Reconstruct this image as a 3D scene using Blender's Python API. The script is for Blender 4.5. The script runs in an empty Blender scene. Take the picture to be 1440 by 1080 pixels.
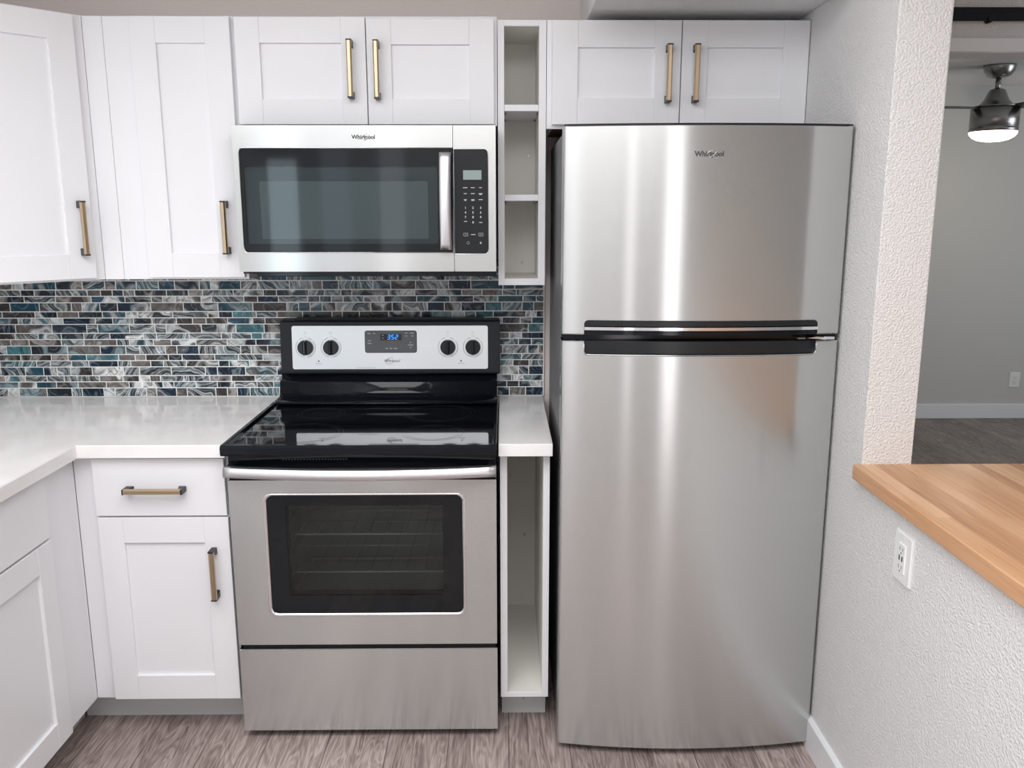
import bpy, bmesh, math, random
from mathutils import Vector, Matrix, Euler
C = bpy.context.scene.collection
SC = bpy.context.scene
PI = math.pi

# ------------------------------------------------------------------ camera
def make_camera():
    cam = bpy.data.cameras.new('camera'); o = bpy.data.objects.new('camera', cam); C.objects.link(o)
    yaw, pitch, roll = 0.0103, 0.1979, -0.0009
    fwd = Vector((math.sin(yaw)*math.cos(pitch), math.cos(yaw)*math.cos(pitch), -math.sin(pitch)))
    rt = Vector((math.cos(yaw), -math.sin(yaw), 0)); up = rt.cross(fwd)
    r2 = rt*math.cos(roll) + up*math.sin(roll); u2 = up*math.cos(roll) - rt*math.sin(roll)
    m = Matrix((r2, u2, -fwd)).transposed().to_4x4()
    m.translation = Vector((-0.013, -2.9512, 1.5468))
    o.matrix_world = m
    cam.sensor_width = 36; cam.sensor_fit = 'HORIZONTAL'; cam.lens = 1194.75/1440*36
    cam.clip_start = .05; cam.clip_end = 60
    SC.camera = o
make_camera()

# ------------------------------------------------------------------ world, lights, exposure
w = bpy.data.worlds.new('world'); SC.world = w; w.use_nodes = True
w.node_tree.nodes['Background'].inputs[0].default_value = (.75, .85, 1, 1)
w.node_tree.nodes['Background'].inputs[1].default_value = 1.0
SC.view_settings.view_transform = 'Standard'; SC.view_settings.look = 'None'
SC.view_settings.exposure = -0.36; SC.view_settings.gamma = 1
SC.view_settings.use_curve_mapping = False
SC.cycles.max_bounces = 10; SC.cycles.diffuse_bounces = 6; SC.cycles.glossy_bounces = 5
SC.cycles.caustics_reflective = False; SC.cycles.caustics_refractive = False
SC.cycles.sample_clamp_indirect = 6

RY = -4.6            # wall behind the camera
def area(name, loc, rot, sx, sy, power, col):
    l = bpy.data.lights.new(name, 'AREA'); l.shape = 'RECTANGLE'; l.size = sx; l.size_y = sy
    l.energy = power; l.color = col
    o = bpy.data.objects.new(name, l); C.objects.link(o); o.location = loc; o.rotation_euler = rot
    return o
# first opening is mirrored in the microwave, the rest added for steel streaks: (x0, x1, z0, z1, radiance, colour)
COOL = (.80, .93, 1.0); NEUT = (.96, .97, 1.0); WARM = (1.0, .92, .91)
STREAK_WINS = [(-1.83, -1.58, .55, 1.97, 4.2, COOL), (-1.42, -1.18, .15, 2.30, .8, NEUT), (-.97, -.76, .1, 2.35, 1.6, WARM),
        (.09, .19, .1, 2.30, 4.2, WARM), (.74, .97, .1, 2.30, 5.5, WARM)]
for i, (a, b, z0, z1, rad, col) in enumerate(STREAK_WINS):
    ar = (b-a)*(z1-z0)
    area('window_daylight', ((a+b)/2, RY-.03, (z0+z1)/2), (PI/2, 0, 0), b-a, z1-z0, rad*ar*PI, col)
area('kitchen_light_panel', (-.45, -2.25, 2.425), (0, 0, 0), 2.2, 1.7, 78, (.985, .985, 1))  # unseen ceiling lamp, enlarged to dim its reflection in the steel
area('dining_light_panel', (-.3, -4.1, 2.425), (0, 0, 0), 1.6, .6, 14, (.985, .985, 1))
area('living_light_panel', (3.0, -2.2, 2.43), (0, 0, 0), 1.2, 1.2, 22, (.98, .98, 1))  # added to lighten the living room and its reflection in the refrigerator
area('living_daylight', (5.1, 1.2, 1.5), (0, PI/2, 0), 1.4, 1.6, 34, (.88, .94, 1.0))

# ------------------------------------------------------------------ materials
def mat(name, col=(.8, .8, .8), rough=.5, metal=0., spec=.5, coat=0., coat_r=.03, emit=None, es=0., aniso=0., trans=0., ior=1.45):
    m = bpy.data.materials.new(name); m.use_nodes = True
    b = m.node_tree.nodes['Principled BSDF']; I = b.inputs
    I['Base Color'].default_value = (*col, 1); I['Roughness'].default_value = rough; I['Metallic'].default_value = metal
    I['Specular IOR Level'].default_value = spec; I['Coat Weight'].default_value = coat; I['Coat Roughness'].default_value = coat_r
    I['IOR'].default_value = ior; I['Transmission Weight'].default_value = trans
    if emit: I['Emission Color'].default_value = (*emit, 1); I['Emission Strength'].default_value = es
    if aniso:
        I['Anisotropic'].default_value = aniso
        c = m.node_tree.nodes.new('ShaderNodeCombineXYZ'); c.inputs[2].default_value = 1
        m.node_tree.links.new(c.outputs[0], I['Tangent'])
    return m
def N(m, t, **k):
    n = m.node_tree.nodes.new('ShaderNode'+t)
    for a, v in k.items(): setattr(n, a, v)
    return n
def L(m, a, b): m.node_tree.links.new(a, b)
def pb(m): return m.node_tree.nodes['Principled BSDF'].inputs
def wcoord(m, scale=(1, 1, 1), rot=(0, 0, 0)):
    g = N(m, 'NewGeometry'); mp = N(m, 'Mapping'); mp.inputs['Scale'].default_value = scale; mp.inputs['Rotation'].default_value = rot
    L(m, g.outputs['Position'], mp.inputs['Vector']); return mp.outputs[0]
def add_bump(m, height, strength, dist):
    b = N(m, 'Bump'); b.inputs['Strength'].default_value = strength; b.inputs['Distance'].default_value = dist
    L(m, height, b.inputs['Height']); L(m, b.outputs[0], pb(m)['Normal']); return b
def ramp(m, fac, stops, interp='LINEAR'):
    r = N(m, 'ValToRGB'); r.color_ramp.interpolation = interp
    el = r.color_ramp.elements
    while len(el) < len(stops): el.new(.5)
    for e, (p, c) in zip(el, stops): e.position = p; e.color = (*c, 1)
    L(m, fac, r.inputs[0]); return r.outputs[0]
def mixc(m, fac, a, b, mode='MIX'):
    n = N(m, 'Mix', data_type='RGBA', blend_type=mode)
    for s, v in ((0, fac), (6, a), (7, b)):
        if hasattr(v, 'is_linked') or isinstance(v, bpy.types.NodeSocket): L(m, v, n.inputs[s])
        elif s == 0: n.inputs[0].default_value = v
        else: n.inputs[s].default_value = (*v, 1)
    return n.outputs[2]
def orange_peel(name, col, scale=210, strength=.8, dist=.0018, rough=.75):
    m = mat(name, col, rough, spec=.3)
    v = wcoord(m)
    n = N(m, 'TexNoise'); n.inputs['Scale'].default_value = scale; n.inputs['Detail'].default_value = 1; n.inputs['Roughness'].default_value = .5
    L(m, v, n.inputs['Vector'])
    r = ramp(m, n.outputs[0], [(.30, (0, 0, 0)), (.70, (1, 1, 1))])
    add_bump(m, r, strength, dist); return m
M = {}
M['wall'] = orange_peel('wall_paint', (.79, .79, .785))
M['wall_beige'] = orange_peel('beige_wall_paint', (.80, .725, .69), strength=.2)
M['ceil'] = orange_peel('ceiling_paint', (.82, .82, .82))
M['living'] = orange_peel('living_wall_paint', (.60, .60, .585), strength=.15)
M['cab'] = mat('white_cabinet_paint', (.82, .825, .845), .34, spec=.45)
M['cabin'] = mat('cabinet_interior_laminate', (.78, .77, .73), .45)
M['gap'] = mat('reveal_shadow_gap', (.10, .10, .10), .8)
M['trim'] = mat('white_trim_paint', (.84, .86, .88), .4)
M['kick'] = mat('grey_white_toe_kick', (.62, .65, .65), .5)
M['steel'] = mat('brushed_stainless', (.565, .575, .565), .25, .8, aniso=.93)
M['steel2'] = mat('satin_panel_steel', (.64, .66, .67), .34, 1., aniso=.5)
M['chrome'] = mat('polished_chrome', (.86, .87, .89), .12, 1.)
M['steelh'] = mat('handle_steel', (.78, .78, .80), .36, 1.)
M['nickel'] = mat('dark_brushed_nickel', (.36, .355, .35), .28, 1.)
M['black'] = mat('black_enamel', (.006, .008, .012), .10, spec=.36)
M['blackm'] = mat('black_plastic', (.014, .017, .021), .32, spec=.3)
M['cookglass'] = mat('black_ceramic_glass', (.006, .006, .008), .035, spec=.6)
M['glassb'] = mat('black_tinted_glass', (.008, .010, .012), .05, spec=.42)
M['keys'] = mat('charcoal_key_pad', (.017, .019, .021), .2, spec=.35)
M['pad'] = mat('grey_overlay', (.10, .11, .115), .35)
M['fridgeside'] = mat('fridge_side_grey', (.20, .20, .205), .42, .3)
M['bronze'] = mat('brushed_champagne_bronze', (.52, .40, .265), .34, 1.)
M['foot'] = mat('black_handle_mount', (.018, .018, .02), .4)
M['print'] = mat('pale_print', (.62, .64, .64), .6)
M['printg'] = mat('grey_print', (.30, .31, .32), .6)
M['logo'] = mat('dark_logo_print', (.06, .06, .065), .4)
M['disp'] = mat('lcd_grey_green', (.28, .36, .34), .3)
M['dispd'] = mat('dark_display_window', (.01, .012, .02), .15)
M['led'] = mat('blue_led', (0, .1, .5), .5, emit=(.02, .35, 1.0), es=2.6)
M['outlet'] = mat('white_outlet_plastic', (.86, .87, .87), .3)
M['slot'] = mat('outlet_slot_dark', (.08, .08, .085), .6)
M['frame'] = mat('dark_bronze_casing', (.12, .11, .10), .5)
M['wood'] = mat('raw_brown_board', (.16, .07, .035), .7)
M['shade'] = mat('lit_lamp_bowl', (1, .95, .85), .4, emit=(1, .90, .72), es=9)
M['blade'] = mat('dark_fan_blade', (.03, .03, .032), .35)
M['rail'] = mat('black_rail_steel', (.008, .009, .014), .4, .5)
M['enamel'] = mat('oven_enamel', (.50, .54, .51), .45)
M['rack'] = mat('rack_wire', (.72, .73, .71), .4, .4)
M['mesh'] = mat('microwave_screen', (.46, .51, .51), .5)
M['meshd'] = mat('microwave_screen_border', (.18, .21, .22), .45)

# quartz
m = M['quartz'] = mat('white_quartz', (.84, .82, .80), .10, spec=.42)
n = N(m, 'TexNoise'); n.inputs['Scale'].default_value = 4; n.inputs['Detail'].default_value = 8; n.inputs['Distortion'].default_value = 1.2
L(m, wcoord(m), n.inputs['Vector'])
L(m, ramp(m, n.outputs[0], [(.35, (.87, .85, .835)), (.55, (.91, .90, .89)), (.7, (.93, .925, .92))]), pb(m)['Base Color'])
# smudge variation on steel
for k, bs in (('steel', .215), ('steel2', .34)):
    m = M[k]; n = N(m, 'TexNoise'); n.inputs['Scale'].default_value = 1; n.inputs['Detail'].default_value = 4
    L(m, wcoord(m, (3, 3, 900)), n.inputs['Vector'])
    r = N(m, 'MapRange'); r.inputs[3].default_value = bs-.02; r.inputs[4].default_value = bs+.025
    L(m, n.outputs[0], r.inputs[0]); L(m, r.outputs[0], pb(m)['Roughness'])

# floor planks: long boards running towards the back wall
def plank_mat(name, dark, mid, light, rough):
    m = mat(name, mid, rough, spec=.4)
    g = N(m, 'NewGeometry'); sp = N(m, 'SeparateXYZ'); L(m, g.outputs['Position'], sp.inputs[0])
    cb = N(m, 'CombineXYZ'); L(m, sp.outputs[1], cb.inputs[0]); L(m, sp.outputs[0], cb.inputs[1])
    br = N(m, 'TexBrick'); br.offset = .37; br.inputs['Scale'].default_value = 1
    br.inputs['Brick Width'].default_value = 1.22; br.inputs['Row Height'].default_value = .18
    br.inputs['Mortar Size'].default_value = .0012; br.inputs['Mortar Smooth'].default_value = .2; br.inputs['Bias'].default_value = 0
    br.inputs['Color1'].default_value = (0, 0, 0, 1); br.inputs['Color2'].default_value = (1, 1, 1, 1); br.inputs['Mortar'].default_value = (.5, .5, .5, 1)
    L(m, cb.outputs[0], br.inputs['Vector'])
    # offset the grain per plank
    ad = N(m, 'VectorMath', operation='MULTIPLY_ADD'); ad.inputs[1].default_value = (7.3, 3.1, 5.7)
    L(m, br.outputs['Color'], ad.inputs[0]); L(m, g.outputs['Position'], ad.inputs[2])
    def grain(sx, sy, det, dist):
        mp = N(m, 'Mapping'); mp.inputs['Scale'].default_value = (sx, sy, 1); L(m, ad.outputs[0], mp.inputs['Vector'])
        n = N(m, 'TexNoise'); n.inputs['Scale'].default_value = 1; n.inputs['Detail'].default_value = det; n.inputs['Distortion'].default_value = dist
        n.inputs['Roughness'].default_value = .62
        L(m, mp.outputs[0], n.inputs['Vector']); return n.outputs[0]
    fine = grain(210, 7, 5, .25); broad = grain(11, 1.3, 3, 1.0)
    # cathedral rings from broad noise
    mu = N(m, 'Math', operation='MULTIPLY'); mu.inputs[1].default_value = 75; L(m, broad, mu.inputs[0])
    si = N(m, 'Math', operation='SINE'); L(m, mu.outputs[0], si.inputs[0])
    ma = N(m, 'MapRange'); ma.inputs[1].default_value = -1; ma.inputs[2].default_value = 1; L(m, si.outputs[0], ma.inputs[0])
    a1 = N(m, 'Mix', data_type='FLOAT'); a1.inputs[0].default_value = .15; L(m, fine, a1.inputs[2]); L(m, ma.outputs[0], a1.inputs[3])
    a2 = N(m, 'Mix', data_type='FLOAT'); a2.inputs[0].default_value = .28; L(m, a1.outputs[0], a2.inputs[2]); L(m, broad, a2.inputs[3])
    col = ramp(m, a2.outputs[0], [(.34, dark), (.47, mid), (.63, light)])
    tone = N(m, 'MapRange'); tone.inputs[3].default_value = .82; tone.inputs[4].default_value = 1.12; L(m, br.outputs['Color'], tone.inputs[0])
    sc = N(m, 'VectorMath', operation='SCALE'); L(m, col, sc.inputs[0]); L(m, tone.outputs[0], sc.inputs['Scale'])
    out = mixc(m, br.outputs['Fac'], sc.outputs[0], (dark[0]*.45, dark[1]*.45, dark[2]*.45))
    L(m, out, pb(m)['Base Color']); add_bump(m, a2.outputs[0], .25, .002)
    return m
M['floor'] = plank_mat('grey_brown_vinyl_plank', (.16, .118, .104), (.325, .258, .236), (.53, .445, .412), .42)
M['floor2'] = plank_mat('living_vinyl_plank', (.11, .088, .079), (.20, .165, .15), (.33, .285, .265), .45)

# butcher block: staves running along the bar
m = M['butcher'] = mat('butcher_block', (.6, .33, .16), .34, spec=.45)
g = N(m, 'NewGeometry'); sp = N(m, 'SeparateXYZ'); L(m, g.outputs['Position'], sp.inputs[0])
xz = N(m, 'Math', operation='ADD'); L(m, sp.outputs[0], xz.inputs[0]); L(m, sp.outputs[2], xz.inputs[1])
cb = N(m, 'CombineXYZ'); L(m, sp.outputs[1], cb.inputs[0]); L(m, sp.outputs[0], cb.inputs[1])
br = N(m, 'TexBrick'); br.offset = .43; br.inputs['Scale'].default_value = 1; br.inputs['Brick Width'].default_value = .9
br.inputs['Row Height'].default_value = .034; br.inputs['Mortar Size'].default_value = .0005; br.inputs['Bias'].default_value = 0
br.inputs['Color1'].default_value = (0, 0, 0, 1); br.inputs['Color2'].default_value = (1, 1, 1, 1); br.inputs['Mortar'].default_value = (.2, .2, .2, 1)
L(m, cb.outputs[0], br.inputs['Vector'])
ad = N(m, 'VectorMath', operation='MULTIPLY_ADD'); ad.inputs[1].default_value = (3.3, 5.1, 2.7)
L(m, br.outputs['Color'], ad.inputs[0]); L(m, g.outputs['Position'], ad.inputs[2])
mp = N(m, 'Mapping'); mp.inputs['Scale'].default_value = (70, 4, 70); L(m, ad.outputs[0], mp.inputs['Vector'])
n = N(m, 'TexNoise'); n.inputs['Scale'].default_value = 1; n.inputs['Detail'].default_value = 5; n.inputs['Distortion'].default_value = 1.1; L(m, mp.outputs[0], n.inputs['Vector'])
mx = N(m, 'Mix', data_type='FLOAT'); mx.inputs[0].default_value = .42; L(m, n.outputs[0], mx.inputs[2]); L(m, br.outputs['Color'], mx.inputs[3])
L(m, ramp(m, mx.outputs[0], [(.15, (.36, .165, .078)), (.45, (.59, .32, .165)), (.8, (.73, .46, .275))]), pb(m)['Base Color'])

# agate glass mosaic: colour comes from a per-tile random number and flowing bands
m = M['tile'] = mat('agate_glass_tile', (.3, .35, .4), .14, spec=.3)
at = N(m, 'Attribute', attribute_name='rnd'); at.attribute_type = 'GEOMETRY'
g = N(m, 'NewGeometry')
off = N(m, 'VectorMath', operation='MULTIPLY_ADD'); off.inputs[1].default_value = (3.0, 9.0, 4.0)
L(m, at.outputs['Color'], off.inputs[0]); L(m, g.outputs['Position'], off.inputs[2])
warp = N(m, 'TexNoise'); warp.inputs['Scale'].default_value = 10; warp.inputs['Detail'].default_value = 1.5; L(m, off.outputs[0], warp.inputs['Vector'])
wv = N(m, 'VectorMath', operation='MULTIPLY_ADD'); wv.inputs[1].default_value = (.16, .16, .16)
L(m, warp.outputs['Color'], wv.inputs[0]); L(m, off.outputs[0], wv.inputs[2])
base = N(m, 'TexNoise'); base.inputs['Scale'].default_value = 8; base.inputs['Detail'].default_value = 1.0; L(m, wv.outputs[0], base.inputs['Vector'])
def bands(freq, ph):
    a = N(m, 'Math', operation='MULTIPLY_ADD'); a.inputs[1].default_value = freq; a.inputs[2].default_value = ph; L(m, base.outputs[0], a.inputs[0])
    s = N(m, 'Math', operation='SINE'); L(m, a.outputs[0], s.inputs[0])
    r = N(m, 'MapRange'); r.inputs[1].default_value = -1; r.inputs[2].default_value = 1; L(m, s.outputs[0], r.inputs[0]); return r.outputs[0]
b1 = bands(19, 0); b2 = bands(92, 1)
sr = N(m, 'SeparateColor'); L(m, at.outputs['Color'], sr.inputs[0])
dark = ramp(m, sr.outputs[0], [(0, (.008, .026, .055)), (.22, (.018, .075, .115)), (.38, (.06, .19, .225)), (.47, (.020, .032, .045)), (.66, (.050, .047, .046)), (.86, (.15, .138, .128))], 'CONSTANT')
light = ramp(m, sr.outputs[1], [(0, (.60, .64, .65)), (.32, (.33, .315, .30)), (.52, (.76, .77, .77)), (.78, (.24, .33, .36))], 'CONSTANT')
# how much light agate each tile carries
th = N(m, 'MapRange'); th.inputs[3].default_value = -.62; th.inputs[4].default_value = .34; L(m, sr.outputs[2], th.inputs[0])
ad2 = N(m, 'Math', operation='ADD'); L(m, b1, ad2.inputs[0]); L(m, th.outputs[0], ad2.inputs[1])
f1 = ramp(m, ad2.outputs[0], [(.34, (0, 0, 0)), (.56, (.35, .35, .35)), (.72, (1, 1, 1))])
c1 = mixc(m, f1, dark, light)
f2 = ramp(m, b2, [(.0, (1, 1, 1)), (.16, (0, 0, 0))])
fm = N(m, 'Math', operation='MULTIPLY'); fm.inputs[1].default_value = .75; L(m, f2, fm.inputs[0])
fm2 = N(m, 'Math', operation='MULTIPLY'); L(m, fm.outputs[0], fm2.inputs[0]); L(m, b1, fm2.inputs[1])
c2 = mixc(m, fm2.outputs[0], c1, (.045, .045, .05))
f3 = ramp(m, b2, [(.9, (0, 0, 0)), (1.0, (1, 1, 1))])
fq = N(m, 'Math', operation='MULTIPLY'); fq.inputs[1].default_value = .16; L(m, f3, fq.inputs[0])
c3 = mixc(m, fq.outputs[0], c2, (.72, .76, .78))
# fine parallel veins across some of the tiles, each at its own slant
sp = N(m, 'SeparateXYZ'); L(m, wv.outputs[0], sp.inputs[0])
def MM(op, a, b=None, c=None):
    n = N(m, 'Math', operation=op)
    for k, v in enumerate((a, b, c)):
        if v is None: continue
        if isinstance(v, bpy.types.NodeSocket): L(m, v, n.inputs[k])
        else: n.inputs[k].default_value = v
    return n.outputs[0]
ang = MM('MULTIPLY', sr.outputs[1], 3.14)
u = MM('ADD', MM('MULTIPLY', sp.outputs[0], MM('COSINE', ang)), MM('MULTIPLY', sp.outputs[2], MM('SINE', ang)))
st = MM('SINE', MM('MULTIPLY', u, 620)); st2 = MM('SINE', MM('MULTIPLY', u, 233))
stf = MM('MULTIPLY_ADD', MM('ADD', st, st2), .25, .5)
on = MM('GREATER_THAN', MM('FRACT', MM('MULTIPLY', sr.outputs[0], 7.3)), .68)
vein = ramp(m, stf, [(.2, (.018, .03, .04)), (.5, (.19, .23, .245)), (.8, (.66, .72, .74))])
c4 = mixc(m, MM('MULTIPLY', on, .62), c3, vein)
# soft drift of light and dark within a tile
dn = N(m, 'TexNoise'); dn.inputs['Scale'].default_value = 32; dn.inputs['Detail'].default_value = 3; L(m, wv.outputs[0], dn.inputs['Vector'])
dv = ramp(m, dn.outputs[0], [(.3, (.42, .42, .42)), (.52, (.95, .95, .95)), (.72, (1.35, 1.35, 1.35))])
L(m, mixc(m, 1.0, c4, dv, 'MULTIPLY'), pb(m)['Base Color'])
M['grout'] = mat('pale_grout', (.90, .89, .86), .8)

# see-through oven and microwave glass
def tint_glass(name, tint, gloss_rough=.04):
    m = bpy.data.materials.new(name); m.use_nodes = True; nt = m.node_tree
    for x in list(nt.nodes): nt.nodes.remove(x)
    o = nt.nodes.new('ShaderNodeOutputMaterial'); t = nt.nodes.new('ShaderNodeBsdfTransparent'); gl = nt.nodes.new('ShaderNodeBsdfGlossy')
    t.inputs[0].default_value = (*tint, 1); gl.inputs['Roughness'].default_value = gloss_rough
    f = nt.nodes.new('ShaderNodeFresnel'); f.inputs[0].default_value = 1.45
    mx = nt.nodes.new('ShaderNodeMixShader'); nt.links.new(f.outputs[0], mx.inputs[0]); nt.links.new(t.outputs[0], mx.inputs[1]); nt.links.new(gl.outputs[0], mx.inputs[2])
    nt.links.new(mx.outputs[0], o.inputs[0]); return m
M['ovenglass'] = tint_glass('smoked_oven_glass', (.70, .73, .72))
M['mwglass'] = tint_glass('smoked_microwave_glass', (.62, .66, .67))
M['winglass'] = tint_glass('clear_window_glass', (.96, .97, .97))

# ------------------------------------------------------------------ mesh helpers
I4 = Matrix.Identity(4)
class MB:
    """collects shapes; world coordinates in, build() makes one mesh object"""
    def __init__(s, T=None): s.bm = bmesh.new(); s.mats = []; s.T = T or I4
    def mi(s, m):
        if m not in s.mats: s.mats.append(m)
        return s.mats.index(m)
    def _fin(s, bm2, m, smooth=False, T=None):
        i = s.mi(m)
        for f in bm2.faces: f.material_index = i; f.smooth = smooth
        bm2.transform(s.T @ (T or I4))
        me = bpy.data.meshes.new('t'); bm2.to_mesh(me); bm2.free(); s.bm.from_mesh(me); bpy.data.meshes.remove(me)
        return s
    def box(s, x0, x1, y0, y1, z0, z1, m, b=0., seg=2, T=None):
        bm = bmesh.new(); bmesh.ops.create_cube(bm, size=1)
        bm.transform(Matrix.Translation(((x0+x1)/2, (y0+y1)/2, (z0+z1)/2)) @ Matrix.Diagonal((abs(x1-x0), abs(y1-y0), abs(z1-z0), 1)))
        if b: bmesh.ops.bevel(bm, geom=bm.edges[:], offset=b, segments=seg, affect='EDGES', profile=.5)
        return s._fin(bm, m, False, T)
    def cyl(s, a, b, r, m, seg=24, r2=None, T=None):
        a = Vector(a); b = Vector(b); d = b-a
        bm = bmesh.new(); bmesh.ops.create_cone(bm, cap_ends=True, segments=seg, radius1=r, radius2=r if r2 is None else r2, depth=d.length)
        bm.transform(Matrix.Translation((a+b)/2) @ d.to_track_quat('Z', 'Y').to_matrix().to_4x4())
        i = s.mi(m)
        for f in bm.faces: f.material_index = i; f.smooth = len(f.verts) == 4
        bm.transform(s.T @ (T or I4)); me = bpy.data.meshes.new('t'); bm.to_mesh(me); bm.free(); s.bm.from_mesh(me); bpy.data.meshes.remove(me); return s
    def lathe(s, prof, c, m, seg=40, smooth=True):
        bm = bmesh.new(); rings = []
        for r, z in prof:
            rings.append([bm.verts.new((c[0]+r*math.cos(2*PI*k/seg), c[1]+r*math.sin(2*PI*k/seg), c[2]+z)) for k in range(seg)])
        for p, q in zip(rings, rings[1:]):
            for k in range(seg): bm.faces.new((p[k], p[(k+1) % seg], q[(k+1) % seg], q[k]))
        bmesh.ops.remove_doubles(bm, verts=bm.verts[:], dist=1e-6); bmesh.ops.recalc_face_normals(bm, faces=bm.faces[:])
        return s._fin(bm, m, smooth)
    def prism(s, pts, axis, a, b, m, smooth=False, T=None):
        """polygon pts extruded along axis ('x': pts are (y,z); 'y': (x,z); 'z': (x,y))"""
        def P(u, v, w): return {'x': (w, u, v), 'y': (u, w, v), 'z': (u, v, w)}[axis]
        bm = bmesh.new(); A = [bm.verts.new(P(u, v, a)) for u, v in pts]; B = [bm.verts.new(P(u, v, b)) for u, v in pts]
        n = len(pts); bm.faces.new(A); bm.faces.new(B[::-1])
        for k in range(n): bm.faces.new((A[k], B[k], B[(k+1) % n], A[(k+1) % n]))
        bmesh.ops.recalc_face_normals(bm, faces=bm.faces[:])
        i = s.mi(m)
        for f in bm.faces: f.material_index = i; f.smooth = smooth and len(f.verts) == 4
        bm.transform(s.T @ (T or I4)); me = bpy.data.meshes.new('t'); bm.to_mesh(me); bm.free(); s.bm.from_mesh(me); bpy.data.meshes.remove(me); return s
    def tube(s, pts, r, m, seg=8, closed=False):
        P = [Vector(p) for p in pts]; n = len(P); bm = bmesh.new(); rings = []
        for k in range(n):
            t = (P[(k+1) % n]-P[k-1]) if closed else (P[min(k+1, n-1)]-P[max(k-1, 0)])
            q = t.to_track_quat('Z', 'Y')
            rings.append([bm.verts.new(P[k]+q @ Vector((r*math.cos(2*PI*j/seg), r*math.sin(2*PI*j/seg), 0))) for j in range(seg)])
        for k in range(n if closed else n-1):
            p, q = rings[k], rings[(k+1) % n]
            for j in range(seg): bm.faces.new((p[j], p[(j+1) % seg], q[(j+1) % seg], q[j]))
        if not closed: bm.faces.new(rings[0][::-1]); bm.faces.new(rings[-1])
        bmesh.ops.recalc_face_normals(bm, faces=bm.faces[:])
        return s._fin(bm, m, True)
    def ring(s, outer, inner, y0, y1, m, T=None):
        """plate with a hole in the x-z plane, outlines with equal vertex counts, from y0 (front) to y1"""
        bm = bmesh.new(); n = len(outer)
        V = [[bm.verts.new((u, y, v)) for u, v in pts] for pts, y in ((outer, y0), (inner, y0), (outer, y1), (inner, y1))]
        for k in range(n):
            j = (k+1) % n
            bm.faces.new((V[0][k], V[0][j], V[1][j], V[1][k])); bm.faces.new((V[2][k], V[3][k], V[3][j], V[2][j]))
            bm.faces.new((V[0][k], V[2][k], V[2][j], V[0][j])); bm.faces.new((V[1][k], V[1][j], V[3][j], V[3][k]))
        bmesh.ops.recalc_face_normals(bm, faces=bm.faces[:])
        return s._fin(bm, m, False, T)
    def text(s, txt, size, T, m, ex=.0003, shear=0, bold=0., space=1.0, align='CENTER'):
        cu = bpy.data.curves.new('t', 'FONT'); cu.body = txt; cu.size = size; cu.extrude = ex; cu.align_x = align; cu.align_y = 'CENTER'
        cu.shear = shear; cu.offset = bold; cu.space_character = space; cu.resolution_u = 3
        o = bpy.data.objects.new('t', cu); C.objects.link(o); bpy.context.view_layer.update()
        me = bpy.data.meshes.new_from_object(o.evaluated_get(bpy.context.evaluated_depsgraph_get()))
        bm = bmesh.new(); bm.from_mesh(me); bpy.data.objects.remove(o); bpy.data.curves.remove(cu); bpy.data.meshes.remove(me)
        return s._fin(bm, m, False, T)
    def build(s, name, parent=None):
        me = bpy.data.meshes.new(name)
        off = Vector((0, 0, 0))
        root = parent
        while root is not None and root.parent is not None: root = root.parent
        if root is not None: off = Vector(root.location)
        else:
            # free-standing mesh: put its origin at the centre of its base
            vs = [v.co for v in s.bm.verts]
            off = Vector(((min(v.x for v in vs)+max(v.x for v in vs))/2, (min(v.y for v in vs)+max(v.y for v in vs))/2, min(v.z for v in vs)))
        s.bm.transform(Matrix.Translation(-off)); s.bm.to_mesh(me); s.bm.free()
        for m in s.mats: me.materials.append(m)
        o = bpy.data.objects.new(name, me); C.objects.link(o)
        if parent is not None: o.parent = parent
        else: o.location = off
        return o
def thing(name, label, cat, loc, group=None):
    o = bpy.data.objects.new(name, None); C.objects.link(o); o.location = loc; o.empty_display_size = .05
    o['label'] = label; o['category'] = cat
    if group: o['group'] = group
    return o
def tag(o, label, cat, group=None):
    o['label'] = label; o['category'] = cat
    if group: o['group'] = group
    return o
def struct(o): o['kind'] = 'structure'; return o
def rrect(x0, x1, z0, z1, r, seg=6):
    """rounded rectangle; r = number or (bl, br, tr, tl)"""
    if not isinstance(r, (tuple, list)): r = (r,)*4
    pts = []
    for (cx, cz, a0, rr) in ((x0, z0, PI, r[0]), (x1, z0, 1.5*PI, r[1]), (x1, z1, 0, r[2]), (x0, z1, .5*PI, r[3])):
        sx = 1 if cx == x0 else -1; sz = 1 if cz == z0 else -1
        for k in range(seg+1):
            a = a0+.5*PI*k/seg; pts.append((cx+sx*rr+rr*math.cos(a), cz+sz*rr+rr*math.sin(a)))
    return pts
def front_T(x, y, z): return Matrix.Translation((x, y, z)) @ Matrix.Rotation(PI/2, 4, 'X')

# ------------------------------------------------------------------ the room
XR = .889; XL = -1.85; YE = -.901; XP = 1.014; BZ = .9275
CEIL = 2.44; LX = 5.2; LY = 3.378
s = MB(); s.box(XL-.1, XP, RY-.1, .0, -.05, 0, M['floor']); struct(s.build('floor'))
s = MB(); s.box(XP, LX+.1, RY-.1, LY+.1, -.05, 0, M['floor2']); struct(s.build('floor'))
s = MB(); s.box(XL-.1, LX+.1, RY-.1, LY+.1, CEIL, CEIL+.1, M['ceil']); struct(s.build('ceiling'))
s = MB(); s.box(XL-.1, XP, 0, .12, 0, CEIL, M['wall_beige']); struct(s.build('wall_back'))
s = MB(); s.box(XL-.1, XL, RY, 0, 0, CEIL, M['wall']); struct(s.build('wall_left'))
s = MB(); s.prism([(0, 0), (0, CEIL), (YE, CEIL), (YE, BZ-.0375), (-3.3, BZ-.0375), (-3.3, 0)], 'x', XR, XP, M['wall'])
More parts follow.
